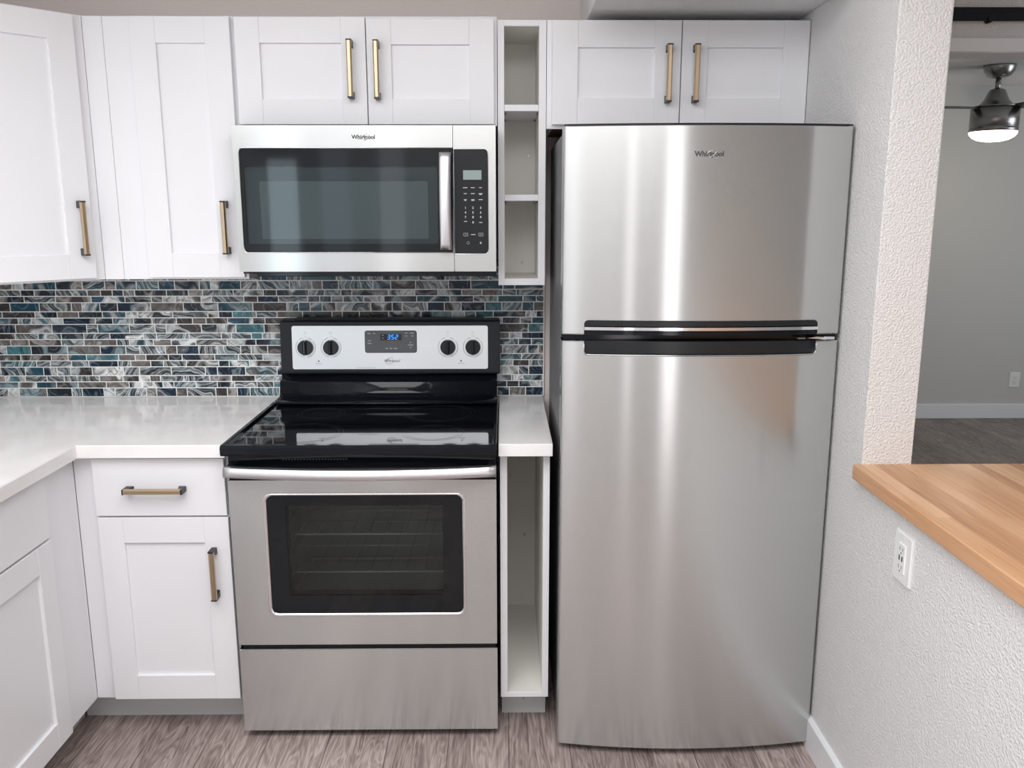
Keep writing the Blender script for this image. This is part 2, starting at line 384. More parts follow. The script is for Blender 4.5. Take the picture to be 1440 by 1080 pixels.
bmesh.ops.bevel(s.bm, geom=[e for e in s.bm.edges if all(abs(v.co.y-YE) < .001 for v in e.verts) and abs(e.verts[0].co.x-e.verts[1].co.x) < .001], offset=.004, segments=2, affect='EDGES')
struct(s.build('wall_right'))
# soffit above the refrigerator cabinet
s = MB(); s.box(.243, XR-.001, -.72, -.001, 2.123, CEIL-.001, M['ceil'], .003); struct(s.build('trim_1'))
# living room shell: header with a cased opening, side wall, far wall
s = MB(); s.box(XP+.001, LX, -.072, .045, 2.054, CEIL-.001, M['wall']); struct(s.build('wall_header'))
s = MB(); s.box(XP+.001, LX-.01, -.092, -.0725, 2.054, 2.096, M['trim'], .002)
struct(s.build('trim_2'))
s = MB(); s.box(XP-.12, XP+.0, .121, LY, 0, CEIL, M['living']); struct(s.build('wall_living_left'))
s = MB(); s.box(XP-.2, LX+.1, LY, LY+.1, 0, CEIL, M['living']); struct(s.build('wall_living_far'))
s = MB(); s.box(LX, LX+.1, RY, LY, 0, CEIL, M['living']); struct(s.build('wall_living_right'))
s = MB(); s.box(XP+.001, LX-.001, LY-.014, LY-.0005, 0, .112, M['trim'], .003); struct(s.build('baseboard_living'))
s = MB(); s.prism([(XR-.0005, .0), (XR-.014, .0), (XR-.014, .092), (XR-.008, .099), (XR-.0005, .099)], 'y', -3.3, -.003, M['trim'])
struct(s.build('baseboard_right'))
# wall behind the camera with its openings, most of them added
xs = [XL]; s = MB()
for a, b, z0, z1, *_ in STREAK_WINS:
    s.box(xs[-1], a, RY-.1, RY, 0, CEIL, M['wall'])
    s.box(a, b, RY-.1, RY, 0, z0, M['wall']); s.box(a, b, RY-.1, RY, z1, CEIL, M['wall']); xs.append(b)
s.box(xs[-1], LX, RY-.1, RY, 0, CEIL, M['wall']); struct(s.build('wall_front'))
for k, (a, b, z0, z1, *_r) in enumerate(STREAK_WINS):  # openings after the first are added to reflect as bright streaks
    s = MB(); s.ring(rrect(a-.02, b+.02, z0-.02, z1+.02, .001, 1), rrect(a+.012, b-.012, z0+.015, z1-.015, .001, 1), RY+.012, RY-.02, M['trim'])
    if a > 0: s.ring(rrect(a-.11, b+.11, .0005, z1+.11, .001, 1), rrect(a-.021, b+.021, .005, z1+.021, .001, 1), RY+.010, RY+.0005, M['frame'])  # added dark surround that puts dark bands beside the reflected streaks
    o = struct(s.build('window_%d' % (k+1)))

# ------------------------------------------------------------------ backsplash of agate glass strips
random.seed(11)
def backsplash():
    bm = bmesh.new(); lay = bm.loops.layers.float_color.new('rnd')
    def quadbox(x0, x1, z0, z1, y0, y1, mi, col):
        v = [bm.verts.new(p) for p in ((x0, y0, z0), (x1, y0, z0), (x1, y0, z1), (x0, y0, z1), (x0, y1, z0), (x1, y1, z0), (x1, y1, z1), (x0, y1, z1))]
        for q in ((0, 1, 2, 3), (1, 5, 6, 2), (5, 4, 7, 6), (4, 0, 3, 7), (3, 2, 6, 7), (0, 4, 5, 1)):
            f = bm.faces.new([v[i] for i in q]); f.material_index = mi
            for l in f.loops: l[lay] = col
    x0, x1 = XL+.002, .126
    quadbox(x0, x1+.004, .9145, 1.40, -.0090, -.0005, 1, (0, 0, 0, 1))
    z = .9175; g = .0032; rows = [.031, .0222, .0218]; k = 0
    while z < 1.395:
        h = rows[k % 3]; zt = min(z+h-g, 1.398); x = x0-random.random()*.08
        while x < x1:
            wd = random.choice([.038, .045, .06, .075, .085, .105, .118]) * random.uniform(.92, 1.08)
            a, b = max(x, x0), min(x+wd-g, x1)
            # a long strip is often two agates butted together
            if b-a > .006: quadbox(a, b, z, zt, -.0095, -.006, 0, (random.random(), random.random(), random.random(), 1))
            x += wd
        z += h; k += 1
    me = bpy.data.meshes.new('backsplash'); bm.to_mesh(me); bm.free()
    me.materials.append(M['tile']); me.materials.append(M['grout'])
    o = bpy.data.objects.new('mosaic_backsplash', me); C.objects.link(o)
    tag(o, 'blue, grey and white swirled glass strip mosaic backsplash behind the stove', 'backsplash')
backsplash()

# ------------------------------------------------------------------ cabinet doors, drawers and handles
def frameT(origin, ang):
    """local x along the front, local -y outwards, z up"""
    return Matrix.Translation(origin) @ Matrix.Rotation(ang, 4, 'Z')
def handle(parent, T, p, vertical=True, length=.16):
    """p = (x, z) of the handle's centre on the face y=0 of frame T"""
    R = Matrix.Translation((p[0], 0, p[1])) @ (I4 if vertical else Matrix.Rotation(PI/2, 4, 'Y'))
    h = length/2
    s = MB(T @ R)
    s.prism([(-.0076, -.026), (.0076, -.026), (.0073, -.0335), (.0040, -.0370), (-.0040, -.0370), (-.0073, -.0335)], 'z', -h+.004, h-.004, M['bronze'])
    hd = s.build('handle', parent); hd['label'] = 'champagne bronze bar handle'
    for q in (-1, 1):
        s = MB(T @ R)
        a, b = q*h, q*(h-.021)
        s.prism([(0.0, a), (0.0, b), (-.026, q*(h-.013)), (-.0265, q*(h-.0045)), (-.0372, q*(h-.0045)), (-.0372, q*(h-.001)), (-.034, a)], 'x', -.0074, .0074, M['foot'])
        f = s.build('handle_mount', hd); f['label'] = 'black end mount'
    return hd
def shaker(parent, T, x0, x1, z0, z1, rail=.072, th=.02, name='door', hpos=None, rt=None, rb=None):
    s = MB(T); b = .0012; y1 = 0; c = M['cab']
    rt = rt or rail; rb = rb or rail
    s.box(x0, x0+rail, y1-th, y1, z0, z1, c, b); s.box(x1-rail, x1, y1-th, y1, z0, z1, c, b)
    s.box(x0+rail, x1-rail, y1-th+.0004, y1, z1-rt, z1, c, b); s.box(x0+rail, x1-rail, y1-th+.0004, y1, z0, z0+rb, c, b)
    s.box(x0+rail-.004, x1-rail+.004, y1-th+.009, y1-.002, z0+rb-.004, z1-rt+.004, c)
    d = s.build(name, parent)
    if hpos: handle(d, T @ Matrix.Translation((0, -th, 0)), *hpos)
    return d
def slab(parent, T, x0, x1, z0, z1, th=.02, hpos=None):
    s = MB(T); s.box(x0, x1, -th, 0, z0, z1, M['cab'], .0018)
    d = s.build('drawer', parent)
    if hpos: handle(d, T @ Matrix.Translation((0, -th, 0)), *hpos)
    return d
W = M['cab']
# diagonal corner wall cabinet
UZ0, UZ1 = 1.349, 2.113
t = thing('corner_wall_cabinet', 'white diagonal corner wall cabinet with one shaker door, far left', 'cabinet', (-1.55, -.25, UZ0))
s = MB(); pts = [(-1.24, -.0105), (-1.24, -.305), (-1.545, -.610), (-1.845, -.610), (-1.845, -.0105)]
s.prism(pts, 'z', UZ0, UZ1, W); s.build('body', t)
T = frameT((-1.24, -.305, 0), PI/4)      # local x runs back along the face (negative = away)
Td = T
shaker(t, Td, -.405, -.030, 1.356, 2.108, .073, hpos=((-.063, 1.505), True, .16))
# single-door wall cabinet
t = thing('wall_cabinet', 'tall white wall cabinet with one narrow door, left of the microwave', 'cabinet', (-.99, -.16, UZ0))
s = MB(); s.box(-1.2385, -1.181, -.305, -.0105, UZ0, UZ1-.001, W, .0008); s.box(-1.180, -.797, -.305, -.0105, UZ0, UZ1-.001, W, .0012)
s.build('body', t)
shaker(t, frameT((0, -.305, 0), 0), -1.095, -.805, 1.356, 2.108, .0735, hpos=((-.848, 1.506), True, .158))
# cabinet over the microwave
t = thing('wall_cabinet', 'short white two-door wall cabinet above the microwave', 'cabinet', (-.413, -.16, 1.803))
s = MB(); s.box(-.7955, -.029, -.305, -.0105, 1.8035, 2.112, W, .0012); s.build('body', t)
T = frameT((0, -.305, 0), 0)
shaker(t, T, -.792, -.4125, 1.8065, 2.106, .0715, hpos=((-.456, 1.959), True, .163))
shaker(t, T, -.4095, -.038, 1.8065, 2.102, .0715, hpos=((-.379, 1.957), True, .163))
# open shelf cabinet
t = thing('open_wall_cabinet', 'narrow white open shelf cabinet between microwave and refrigerator', 'cabinet', (.045, -.16, 1.329))
s = MB(); c = M['cabin']
a, b, z0, z1 = -.0275, .1165, 1.329, 2.103
s.box(a, -.0085, -.305, -.0105, z0, z1, W, .0008); s.box(.0955, b, -.305, -.0105, z0, z1, W, .0008)
s.box(-.0085, .0955, -.305, -.0105, z0, 1.349, W, .0008); s.box(-.0085, .0955, -.305, -.0105, 2.086, z1, W, .0008)
s.box(-.0085, .0955, -.030, -.0105, 1.349, 2.086, c)
# off-white inner linings
s.box(-.0085, -.0079, -.3035, -.03, 1.349, 2.086, c); s.box(.0949, .0955, -.3035, -.03, 1.349, 2.086, c)
s.box(-.0079, .0949, -.3035, -.03, 1.349, 1.3496, c); s.box(-.0079, .0949, -.3035, -.03, 2.0854, 2.086, c)
s.build('body', t)
for z in (1.847, 1.585):
    s = MB(); s.box(-.0076, .0946, -.303, -.0305, z, z+.0185, W, .0008); sh = s.build('shelf', t)
    for x in (-.0045, .0915):
        for y in (-.26, -.07): s = MB(); s.cyl((x, y, z-.007), (x, y, z-.0003), .0028, M['nickel'], 10); s.build('shelf_pin', sh)
for x, z in ((.073, 1.735), (.052, 1.385)): s = MB(); s.cyl((x, -.0345, z), (x, -.03, z), .0045, M['nickel'], 14); s.build('screw', t)
# cabinet over the refrigerator
t = thing('wall_cabinet', 'short white two-door wall cabinet above the refrigerator', 'cabinet', (.5, -.16, 1.797))
s = MB(); s.box(.118, .8875, -.305, -.0015, 1.801, 2.103, W, .0012); s.box(.136, .872, -.285, -.012, 1.7965, 1.8012, M['wood'])
s.box(.118, .8875, -.305, -.285, 1.796, 1.8012, W, .0006); s.box(.118, .136, -.285, -.0015, 1.796, 1.8012, W, .0006)
s.build('body', t)
shaker(t, T, .133, .5105, 1.8065, 2.0985, .0755, hpos=((.473, 1.948), True, .162))
shaker(t, T, .5135, .8865, 1.8065, 2.0985, .0755, hpos=((.553, 1.948), True, .162))

# base cabinet on the back wall
t = thing('base_cabinet', 'white base cabinet with one drawer and one door, left of the stove', 'cabinet', (-1.0, -.3, 0))
s = MB(); s.box(-1.2395, -1.181, -.610, -.0015, .1155, .876, W, .0008); s.box(-1.180, -.7985, -.610, -.0015, .1155, .876, W, .0012); s.build('body', t)
s = MB(); s.box(-1.325, -.7985, -.522, -.507, .0, .1150, M['kick'], .0008)
s.box(-1.0, -.81, -.507, -.05, .0, .115, M['gap'])
s.build('toe_kick', t)
T = frameT((0, -.610, 0), 0)
slab(t, T, -1.179, -.8055, .699, .869, hpos=((-1.0005, .781), False, .169))
shaker(t, T, -1.177, -.8035, .1215, .6935, .0715, hpos=((-.849, .527), True, .152), rt=.0765, rb=.077)
# base cabinet along the left wall
t = thing('base_cabinet', 'long white base cabinet run under the left countertop, at the left edge', 'cabinet', (-1.54, -1.2, 0))
s = MB(); s.box(-1.8495, -1.240, -2.45, -.6105, .1155, .876, W, .0012); s.build('body', t)
s = MB(); s.box(-1.345, -1.33, -2.45, -.523, .0, .115, M['kick'], .0008); s.build('toe_kick', t)
T = frameT((-1.240, 0, 0), PI/2)         # local x = world +Y, outward = +X
for a, b, hx in ((-1.245, -.797, -1.20), (-1.70, -1.252, -1.297)):
    slab(t, T, a, b, .703, .872)
    shaker(t, T, a, b, .124, .6965, .0715, hpos=((hx, .55), True, .152))
# narrow open base cabinet
t = thing('open_base_cabinet', 'narrow white open base cabinet between stove and refrigerator', 'cabinet', (.045, -.3, 0))
s = MB(); z0, z1 = .1085, .876
s.box(-.0235, -.0035, -.610, -.0015, z0, z1, W, .0008); s.box(.1015, .1195, -.610, -.0015, z0, z1, W, .0008)
s.box(-.0035, .1015, -.610, -.0015, z0, .1245, W, .0008); s.box(-.0035, .1015, -.60, -.0015, .866, z1, W)
s.box(-.0035, .1015, -.022, -.0015, .1245, .866, c)
s.box(-.0035, -.0029, -.6085, -.022, .1245, .866, c); s.box(.1009, .1015, -.6085, -.022, .1245, .866, c)
s.box(-.0029, .1009, -.6085, -.022, .1245, .1251, c)
s.build('body', t)
s = MB(); s.box(-.021, .1165, -.522, -.507, .0, .108, M['kick'], .0008); s.cyl((.047, -.5225, .05), (.047, -.521, .05), .002, M['slot'], 10); s.build('toe_kick', t)
s = MB(); s.cyl((.062, -.0265, .40), (.062, -.022, .40), .0045, M['nickel'], 14); s.build('screw', t)

# countertops
s = MB(); s.prism([(-1.8485, -.0105), (-.7945, -.0105), (-.7945, -.6515), (-1.2045, -.6515), (-1.2045, -2.5), (-1.8485, -2.5)], 'z', .8775, .914, M['quartz'])
bmesh.ops.bevel(s.bm, geom=[e for e in s.bm.edges if all(v.co.z > .913 for v in e.verts)], offset=.0018, segments=2, affect='EDGES')
tag(s.build('countertop'), 'white quartz L-shaped countertop left of the stove', 'countertop')
s = MB(); s.box(-.0275, .1250, -.6515, -.0105, .8775, .914, M['quartz'], .0018)
tag(s.build('countertop'), 'small white quartz countertop strip between stove and refrigerator', 'countertop')
# butcher block bar top
s = MB(); s.box(.8665, 1.55, -3.35, YE-.0012, BZ-.037, BZ, M['butcher'], .002)
tag(s.build('bar_top'), 'tan butcher block bar top resting on the textured half wall', 'bar top')

# ------------------------------------------------------------------ over-the-range microwave
def microwave():
    t = thing('microwave', 'stainless over-the-range microwave mounted above the stove', 'microwave', (-.413, -.2, 1.365))
    x0, x1, z0, z1, Y = -.7905, -.0335, 1.379, 1.7955, -.416
    s = MB(); s.box(x0+.003, x1+.0005, Y+.022, -.011, 1.372, z1-.001, M['blackm'], .002)
    s.box(-.745, x1+.001, Y+.012, Y+.06, 1.364, 1.3785, M['black'], .002); s.build('body', t)
    # door: steel face with the dark glass let in
    xs = -.1575
    s = MB()
    gl = rrect(-.7735, xs-.0008, 1.4345, 1.7330, (.012, .0005, .0005, .012))
    s.ring(rrect(x0, xs, z0, z1, .0015), gl, Y, Y+.02, M['steel'])
    door = s.build('door', t)
    s = MB(); s.tube([(u, Y-.0004, v) for u, v in gl], .0012, M['chrome'], 6, True); s.build('window_trim', door)
    s = MB()
    win = rrect(-.762, -.203, 1.4600, 1.6815, .006)
    s.ring(gl, win, Y+.0012, Y+.005, M['glassb']); s.build('window_border', door)
    s = MB(); s.prism(win, 'y', Y+.0014, Y+.004, M['mwglass']); s.build('window_pane', door)
    s = MB()
    inn = rrect(-.722, -.232, 1.474, 1.640, .006)
    s.ring(rrect(-.765, -.2, 1.457, 1.685, .006), inn, Y+.009, Y+.012, M['meshd']); s.prism(inn, 'y', Y+.0105, Y+.012, M['mesh'])
    s.build('window_screen', door)
    # bowed handle
    s = MB()
    n = 16; top = []; 
    bm = bmesh.new(); rings = []
    for k in range(n+1):
        z = 1.443+(1.719-1.443)*k/n; u = 2*k/n-1; y = Y-.022-.014*(1-u*u)
        prof = [(-.0175, .004), (-.016, -.001), (-.010, -.0045), (0, -.006), (.010, -.0045), (.016, -.001), (.0175, .004), (0, .005)]
        rings.append([bm.verts.new((-.179+px, y+py, z)) for px, py in prof])
    for p, q in zip(rings, rings[1:]):
        for j in range(8): bm.faces.new((p[j], p[(j+1) % 8], q[(j+1) % 8], q[j]))
    bm.faces.new(rings[0][::-1]); bm.faces.new(rings[-1]); bmesh.ops.recalc_face_normals(bm, faces=bm.faces[:])
    s._fin(bm, M['steelh'], True)
    for z in (1.452, 1.71): s.box(-.190, -.168, Y-.021, Y+.002, z-.008, z+.008, M['steelh'], .002)
    s.build('handle', door)
    # control column
    s = MB(); cp = rrect(xs+.0025, -.0555, 1.430, 1.7300, (.0005, .012, .012, .0005))
    s.ring(rrect(xs+.0015, x1, z0, z1, .0015), cp, Y, Y+.02, M['steel']); col = s.build('control_column', t)
    s = MB(); s.prism(cp, 'y', Y+.0008, Y+.006, M['keys']); pan = s.build('control_panel', col)
    s = MB(); s.tube([(u, Y-.0002, v) for u, v in cp], .0010, M['chrome'], 6, True); s.build('panel_trim', col)
    s = MB(); s.prism(rrect(-.128, -.075, 1.6435, 1.670, .001), 'y', Y-.0002, Y+.002, M['disp']); s.build('display', pan)
    s = MB(); yk = Y+.0004
    cx = (-.1225, -.1005, -.078)
    def dash(x, z, w_, h_=.0018): s.box(x-w_/2, x+w_/2, yk, yk+.001, z-h_/2, z+h_/2, M['print'])
    for z, ws in ((1.621, (.013, .011, .008)), (1.604, (.009, .011, .011)), (1.587, (.008, .009, .012))):
        for x, w_ in zip(cx, ws): dash(x, z, w_)
    dash(cx[2], 1.6015, .007); dash(cx[0], 1.5845, .006); dash(cx[1], 1.5845, .009)
    for r, row in enumerate(('123', '456', '789')):
        for x, ch in zip(cx, row): s.text(ch, .0088, front_T(x, yk, 1.5635-.0135*r), M['print'], bold=.0002)
    s.text('0', .0088, front_T(cx[1], yk, 1.5215), M['print'], bold=.0002)
    dash(cx[0], 1.5245, .009); dash(cx[2], 1.5215, .009); dash(cx[1], 1.4865, .013)
    for x in (cx[0], cx[2]):
        s.ring(rrect(x-.0065, x+.0065, 1.482, 1.491, .001, 2), rrect(x-.0058, x+.0058, 1.4827, 1.4903, .0008, 2), yk, yk+.001, M['print']); dash(x, 1.4866, .004, .001)
    s.tube([(-.1155+.0038*math.cos(a*PI/6), yk, 1.4625+.0038*math.sin(a*PI/6)) for a in range(12)], .0004, M['print'], 5, True)
    s.prism([(-.082, 1.4625), (-.077, 1.4665), (-.077, 1.4585)], 'y', yk, yk+.001, M['print'])
    s.build('keys', pan)
    logo(door, -.413, Y-.0006, 1.7625, .0160)
def logo(parent, x, y, z, size):
    s = MB(); T = front_T(x, y, z)
    s.text('Whirlpool', size, T, M['logo'], bold=.0006*size/.02)
    o = s.build('logo', parent); o['label'] = 'Whirlpool logo'
    s = MB(); k = size/.02
    pts = []
    for i in range(25):
        a = math.radians(-118+ i*250/24)
        px, pz = .0175*k*math.cos(a), .0075*k*math.sin(a)
        pts.append((x+.004*k+px*math.cos(.55)-pz*math.sin(.55), y-.0008, z+px*math.sin(.55)+pz*math.cos(.55)))
    s.tube(pts, .0007*k, M['chrome'], 6); s.build('swoosh', o)
microwave()

# ------------------------------------------------------------------ electric range
def stove():
    t = thing('stove', 'stainless and black electric range with smooth cooktop and oven', 'stove', (-.413, -.34, 0))
    x0, x1, Y = -.791, -.034, -.6486
    K = M['black']
    s = MB()   # black chassis as an open oven box
    s.box(x0+.003, x1-.002, Y+.045, -.035, .03, .295, K, .002)
    s.box(x0+.003, x0+.075, Y+.045, -.035, .295, .90, K); s.box(x1-.075, x1-.002, Y+.045, -.035, .295, .90, K)
    s.box(x0+.075, x1-.075, Y+.045, -.035, .295, .36, K); s.box(x0+.075, x1-.075, Y+.045, -.035, .80, .90, K)
    s.box(x0+.075, x1-.075, -.12, -.035, .36, .80, K)
    s.box(x1-.002, x1+.001, Y+.03, -.035, .03, .90, K)
    s.box(x0+.003, x1-.003, Y+.012, Y+.05, .805, .893, K, .002)          # panel behind the handle
    s.box(x0+.01, x1-.004, Y+.006, Y+.05, .292, .305, K)
    for k in range(22): s.cyl((-.635+.0085*k, Y+.0105, .868), (-.635+.0085*k, Y+.013, .868), .0022, M['pad'], 8)
    body = s.build('body', t)
    s = MB(); e = M['enamel']
    a, b = x0+.0755, x1-.0755
    s.box(a, a+.002, Y+.05, -.1205, .3605, .7995, e); s.box(b-.002, b, Y+.05, -.1205, .3605, .7995, e); s.box(a, b, -.1235, -.1205, .3605, .7995, e)
    s.box(a, b, Y+.05, -.1205, .3605, .3625, e); s.box(a, b, Y+.05, -.1205, .7975, .7995, e); cav = s.build('oven_cavity', t)
    for z in (.616, .497):
        s = MB()
        for y, zz in ((-.565, z), (-.14, z), (-.138, z+.038)): s.tube([(a+.012, y, zz), (b-.012, y, zz)], .0028, M['rack'])
        s.tube([(a+.012, -.35, z-.004), (b-.012, -.35, z-.004)], .0022, M['rack'])
        for k in range(11):
            x = a+.035+k*(b-a-.07)/10; s.tube([(x, -.568, z+.002), (x, -.14, z+.002)], .0006, M['fridgeside'], 6); s.tube([(x, -.569, z+.001), (x, -.560, z+.003)], .0022, M['rack'], 6)
        for x in (a+.012, b-.012): s.tube([(x, -.565, z), (x, -.14, z)], .0026, M['rack'])
        s.build('oven_rack', t)
    s = MB(); s.tube([(a+.05, -.5, .385), (b-.05, -.5, .385), (b-.05, -.2, .385), (a+.05, -.2, .385)], .004, M['rack'], 8, True); s.build('heating_element', t)
    # cooktop frame and glass
    s = MB()
    s.prism([(-.694, .894), (-.697, .900), (-.697, .917), (-.691, .9235), (-.676, .9235), (-.676, .9150), (-.06, .9150), (-.06, .894)], 'x', x0, x1+.002, K)
    s.box(x0, x0+.012, -.69, -.06, .915, .9245, K, .002); s.box(x1-.010, x1+.002, -.69, -.06, .915, .9245, K, .002)
    ck = s.build('cooktop', t)
    s = MB(); s.box(x0+.012, x1-.010, -.676, -.165, .9150, .9165, M['cookglass']); gsurf = s.build('cooktop_glass', ck)
    for x, y, r in ((-.60, -.53, .115), (-.22, -.53, .09), (-.60, -.28, .075), (-.22, -.28, .115)):
        for rr in (r, r-.012):
            s = MB(); s.tube([(x+rr*math.cos(q*PI/24), y+rr*math.sin(q*PI/24), .9166) for q in range(48)], .0003, M['blackm'], 4, True); s.build('burner_ring', gsurf)
    # backguard
    s = MB()
    s.prism([(-.030, .90), (-.178, .923), (-.172, .930), (-.140, .934), (-.124, .939), (-.116, .947), (-.112, .958), (-.108, .984), (-.102, .990), (-.080, .992), (-.075, 1.03), (-.030, 1.03)], 'x', x0+.018, x1-.001, K, True)
    bg = s.build('backguard', t)
    s = MB()
    prof = [(-.028, 1.012), (-.088, 1.008), (-.099, 1.014), (-.100, 1.02), (-.088, 1.187), (-.083, 1.193), (-.028, 1.195)]
    s.prism(prof, 'x', x0+.022, x1+.010, M['blackm'])
    bmesh.ops.bevel(s.bm, geom=[e_ for e_ in s.bm.edges if abs(e_.verts[0].co.x-e_.verts[1].co.x) < 1e-6], offset=.004, segments=2, affect='EDGES')
    s.box(-.72, -.08, -.07, -.03, 1.193, 1.199, M['blackm'], .001)
    box = s.build('control_housing', bg)
    tilt = math.atan2(.012, .167)
    # face frame: origin at lower-left of steel plate, local z up the slanted face
    T = Matrix.Translation((0, -.1003, 1.02)) @ Matrix.Rotation(-tilt, 4, 'X')
    # plate
    s = MB(T); s.prism(rrect(-.7285, -.0655, .0085, .1555, .007), 'y', -.0022, .001, M['steel2']); plate = s.build('control_panel', box)
    for x in (-.683, -.597, -.201, -.116):
        z = .0825
        s = MB(T); s.cyl((x, -.002, z), (x, -.018, z), .0262, M['keys'], 36, .0245)
        kn = s.build('knob', plate)
        s = MB(T); s.box(x-.0055, x+.0055, -.030, -.016, z-.0245, z+.0245, M['black'], .003)
        s.build('knob_grip', kn)
        s = MB(T)
        for a0, a1 in ((-75, 40), (50, 75), (105, 130), (140, 255)):
            s.tube([(x+.0335*math.cos(math.radians(a0+(a1-a0)*q/16)), -.0023, z+.0335*math.sin(math.radians(a0+(a1-a0)*q/16))) for q in range(17)], .0007, M['printg'], 4)
        s.box(x-.004, x+.004, -.0026, -.002, z+.0375, z+.0385, M['printg'])
        s.ring(rrect(x-.0035, x+.0035, z+.046, z+.053, .001, 2), rrect(x-.0029, x+.0029, z+.0466, z+.0524, .0008, 2), -.0026, -.002, M['printg'])
        s.build('knob_dial', plate)
    s = MB(T)
    for x in (-.640, -.157):
        s.cyl((x, -.0028, .036), (x, -.002, .036), .0027, M['logo'], 12); s.box(x-.011, x+.011, -.0026, -.002, .0265, .028, M['printg'])
    s.box(-.515, -.447, -.0026, -.002, .0125, .0137, M['printg'])
    s.build('indicator_marks', plate)
    s = MB(T); s.prism(rrect(-.482, -.306, .064, .1395, .008), 'y', -.004, 0, M['logo']); s.prism(rrect(-.480, -.308, .066, .1375, .007), 'y', -.0046, 0, M['pad'])
    ov = s.build('clock_panel', plate)
    s = MB(T); s.prism(rrect(-.429, -.357, .1065, .1285, .001), 'y', -.0052, -.004, M['dispd']); disp = s.build('clock_display', ov)
    s = MB(T)
    def seg(cx_, cz_, on):
        w_, h_ = .0075, .0145; t_ = .0017
        P = {'a': (0, h_/2, w_, t_), 'g': (0, 0, w_, t_), 'd': (0, -h_/2, w_, t_), 'f': (-w_/2, h_/4, t_, h_/2), 'b': (w_/2, h_/4, t_, h_/2), 'e': (-w_/2, -h_/4, t_, h_/2), 'c': (w_/2, -h_/4, t_, h_/2)}
        for k in on:
            dx, dz, sw, sh = P[k]; sk = (cz_+dz-.1175)*.15
            s.box(cx_+dx+sk-sw*.46, cx_+dx+sk+sw*.46, -.0058, -.005, cz_+dz-sh*.46, cz_+dz+sh*.46, M['led'])
    seg(-.4005, .1175, 'abgcd'); seg(-.3875, .1175, 'afgcd'); seg(-.3745, .1175, 'abged')
    s.build('clock_digits', disp)
    s = MB(T)
    for x, z, w_ in ((-.467, .130, .011), (-.450, .130, .006), (-.466, .105, .010), (-.466, .096, .013), (-.341, .131, .010), (-.322, .131, .015), (-.341, .121, .007), (-.321, .121, .007), (-.327, .099, .005), (-.327, .0905, .018), (-.327, .082, .005), (-.408, .079, .008), (-.394, .079, .009), (-.378, .079, .012), (-.421, .124, .006), (-.421, .114, .005)):
        s.box(x-w_/2, x+w_/2, -.0056, -.0045, z-.0009, z+.0009, M['print'])
    s.build('clock_keys', ov)
    s = MB(T); s.text('Whirlpool', .0140, Matrix.Translation((-.393, -.0028, .0365)) @ Matrix.Rotation(PI/2, 4, 'X'), M['logo'], shear=.35, space=.92)
    lg = s.build('logo', plate); lg['label'] = 'Whirlpool script logo'
    s = MB(T)
    s.tube([(-.396+.016*math.cos(math.radians(a_)), -.0030, .0370+.0105*math.sin(math.radians(a_))+.004*math.cos(math.radians(a_))) for a_ in range(60, 300, 12)], .0005, M['logo'], 5); s.build('swoosh', lg)
    # oven door
    s = MB(); d0, d1 = .3061, .8098
    hole = rrect(-.6955, -.1235, .3965, .7705, .022, 8)
    s.ring(rrect(x0, x1, d0, d1, .002, 8), hole, Y, Y+.04, M['steel']); door = s.build('oven_door', t)
    s = MB()
    inner = rrect(-.688, -.131, .4035, .7640, .020, 8)
    bm = bmesh.new(); n = len(hole)
    R = [[bm.verts.new((u, y, v)) for u, v in P_] for P_, y in ((hole, Y-.0004), (rrect(-.693, -.126, .399, .7685, .022, 8), Y-.003), (inner, Y+.002))]
    for p, q in zip(R, R[1:]):
        for k in range(n): bm.faces.new((p[k], p[(k+1) % n], q[(k+1) % n], q[k]))
    bmesh.ops.recalc_face_normals(bm, faces=bm.faces[:]); s._fin(bm, M['chrome'], True); s.build('window_trim', door)
    s = MB(); pane = rrect(-.634, -.188, .4600, .7330, .003, 8)
    s.ring(inner, pane, Y+.002, Y+.006, M['glassb']); s.build('window_border', door)
    s = MB(); s.prism(pane, 'y', Y+.0025, Y+.006, M['ovenglass']); s.build('window_pane', door)
    s = MB(); s.ring(rrect(-.70, -.12, .38, .79, .01, 8), pane, Y+.0065, Y+.04, M['blackm']); s.build('window_liner', door)
    # bowed handle bar
    s = MB(); bm = bmesh.new(); rings = []; n = 32
    for k in range(n+1):
        x = x0-.002+(x1-x0+.002)*k/n; u = 2*k/n-1; y = Y-.022-.034*(1-u*u)
        prof = [(.010, -.0155), (-.004, -.0155), (-.0110, -.0130), (-.0105, 0), (-.0065, .0125), (-.003, .0150), (.010, .0155)]
        rings.append([bm.verts.new((x, y+py, .8415+pz)) for py, pz in prof])
    for p, q in zip(rings, rings[1:]):
        for j in range(7): bm.faces.new((p[j], p[(j+1) % 7], q[(j+1) % 7], q[j]))
    bm.faces.new(rings[0][::-1]); bm.faces.new(rings[-1]); bmesh.ops.recalc_face_normals(bm, faces=bm.faces[:]); s._fin(bm, M['steelh'], True)
    s.build('handle', door)
    for a_, b_ in ((x0+.002, x0+.022), (x1-.022, x1-.002)): s = MB(); s.box(a_, b_, Y-.014, Y+.03, .8265, .8565, M['blackm'], .002); s.build('handle_mount', door)
    s = MB(); s.box(x0+.004, x1-.003, Y+.004, Y+.03, .8102, .826, K); s.build('top_edge', door)
    # storage drawer
    s = MB(); s.prism([(Y, .0275), (Y, .2885), (Y+.004, .2905), (Y+.03, .2905), (Y+.03, .0275)], 'x', x0, x1+.001, M['steel']); s.build('storage_drawer', t)
    for x in (-.73, -.09):
        for y in (-.57, -.1):
            s = MB(); s.cyl((x, y, 0), (x, y, .03), .018, M['blackm'], 16, .014); s.build('foot', t)
stove()

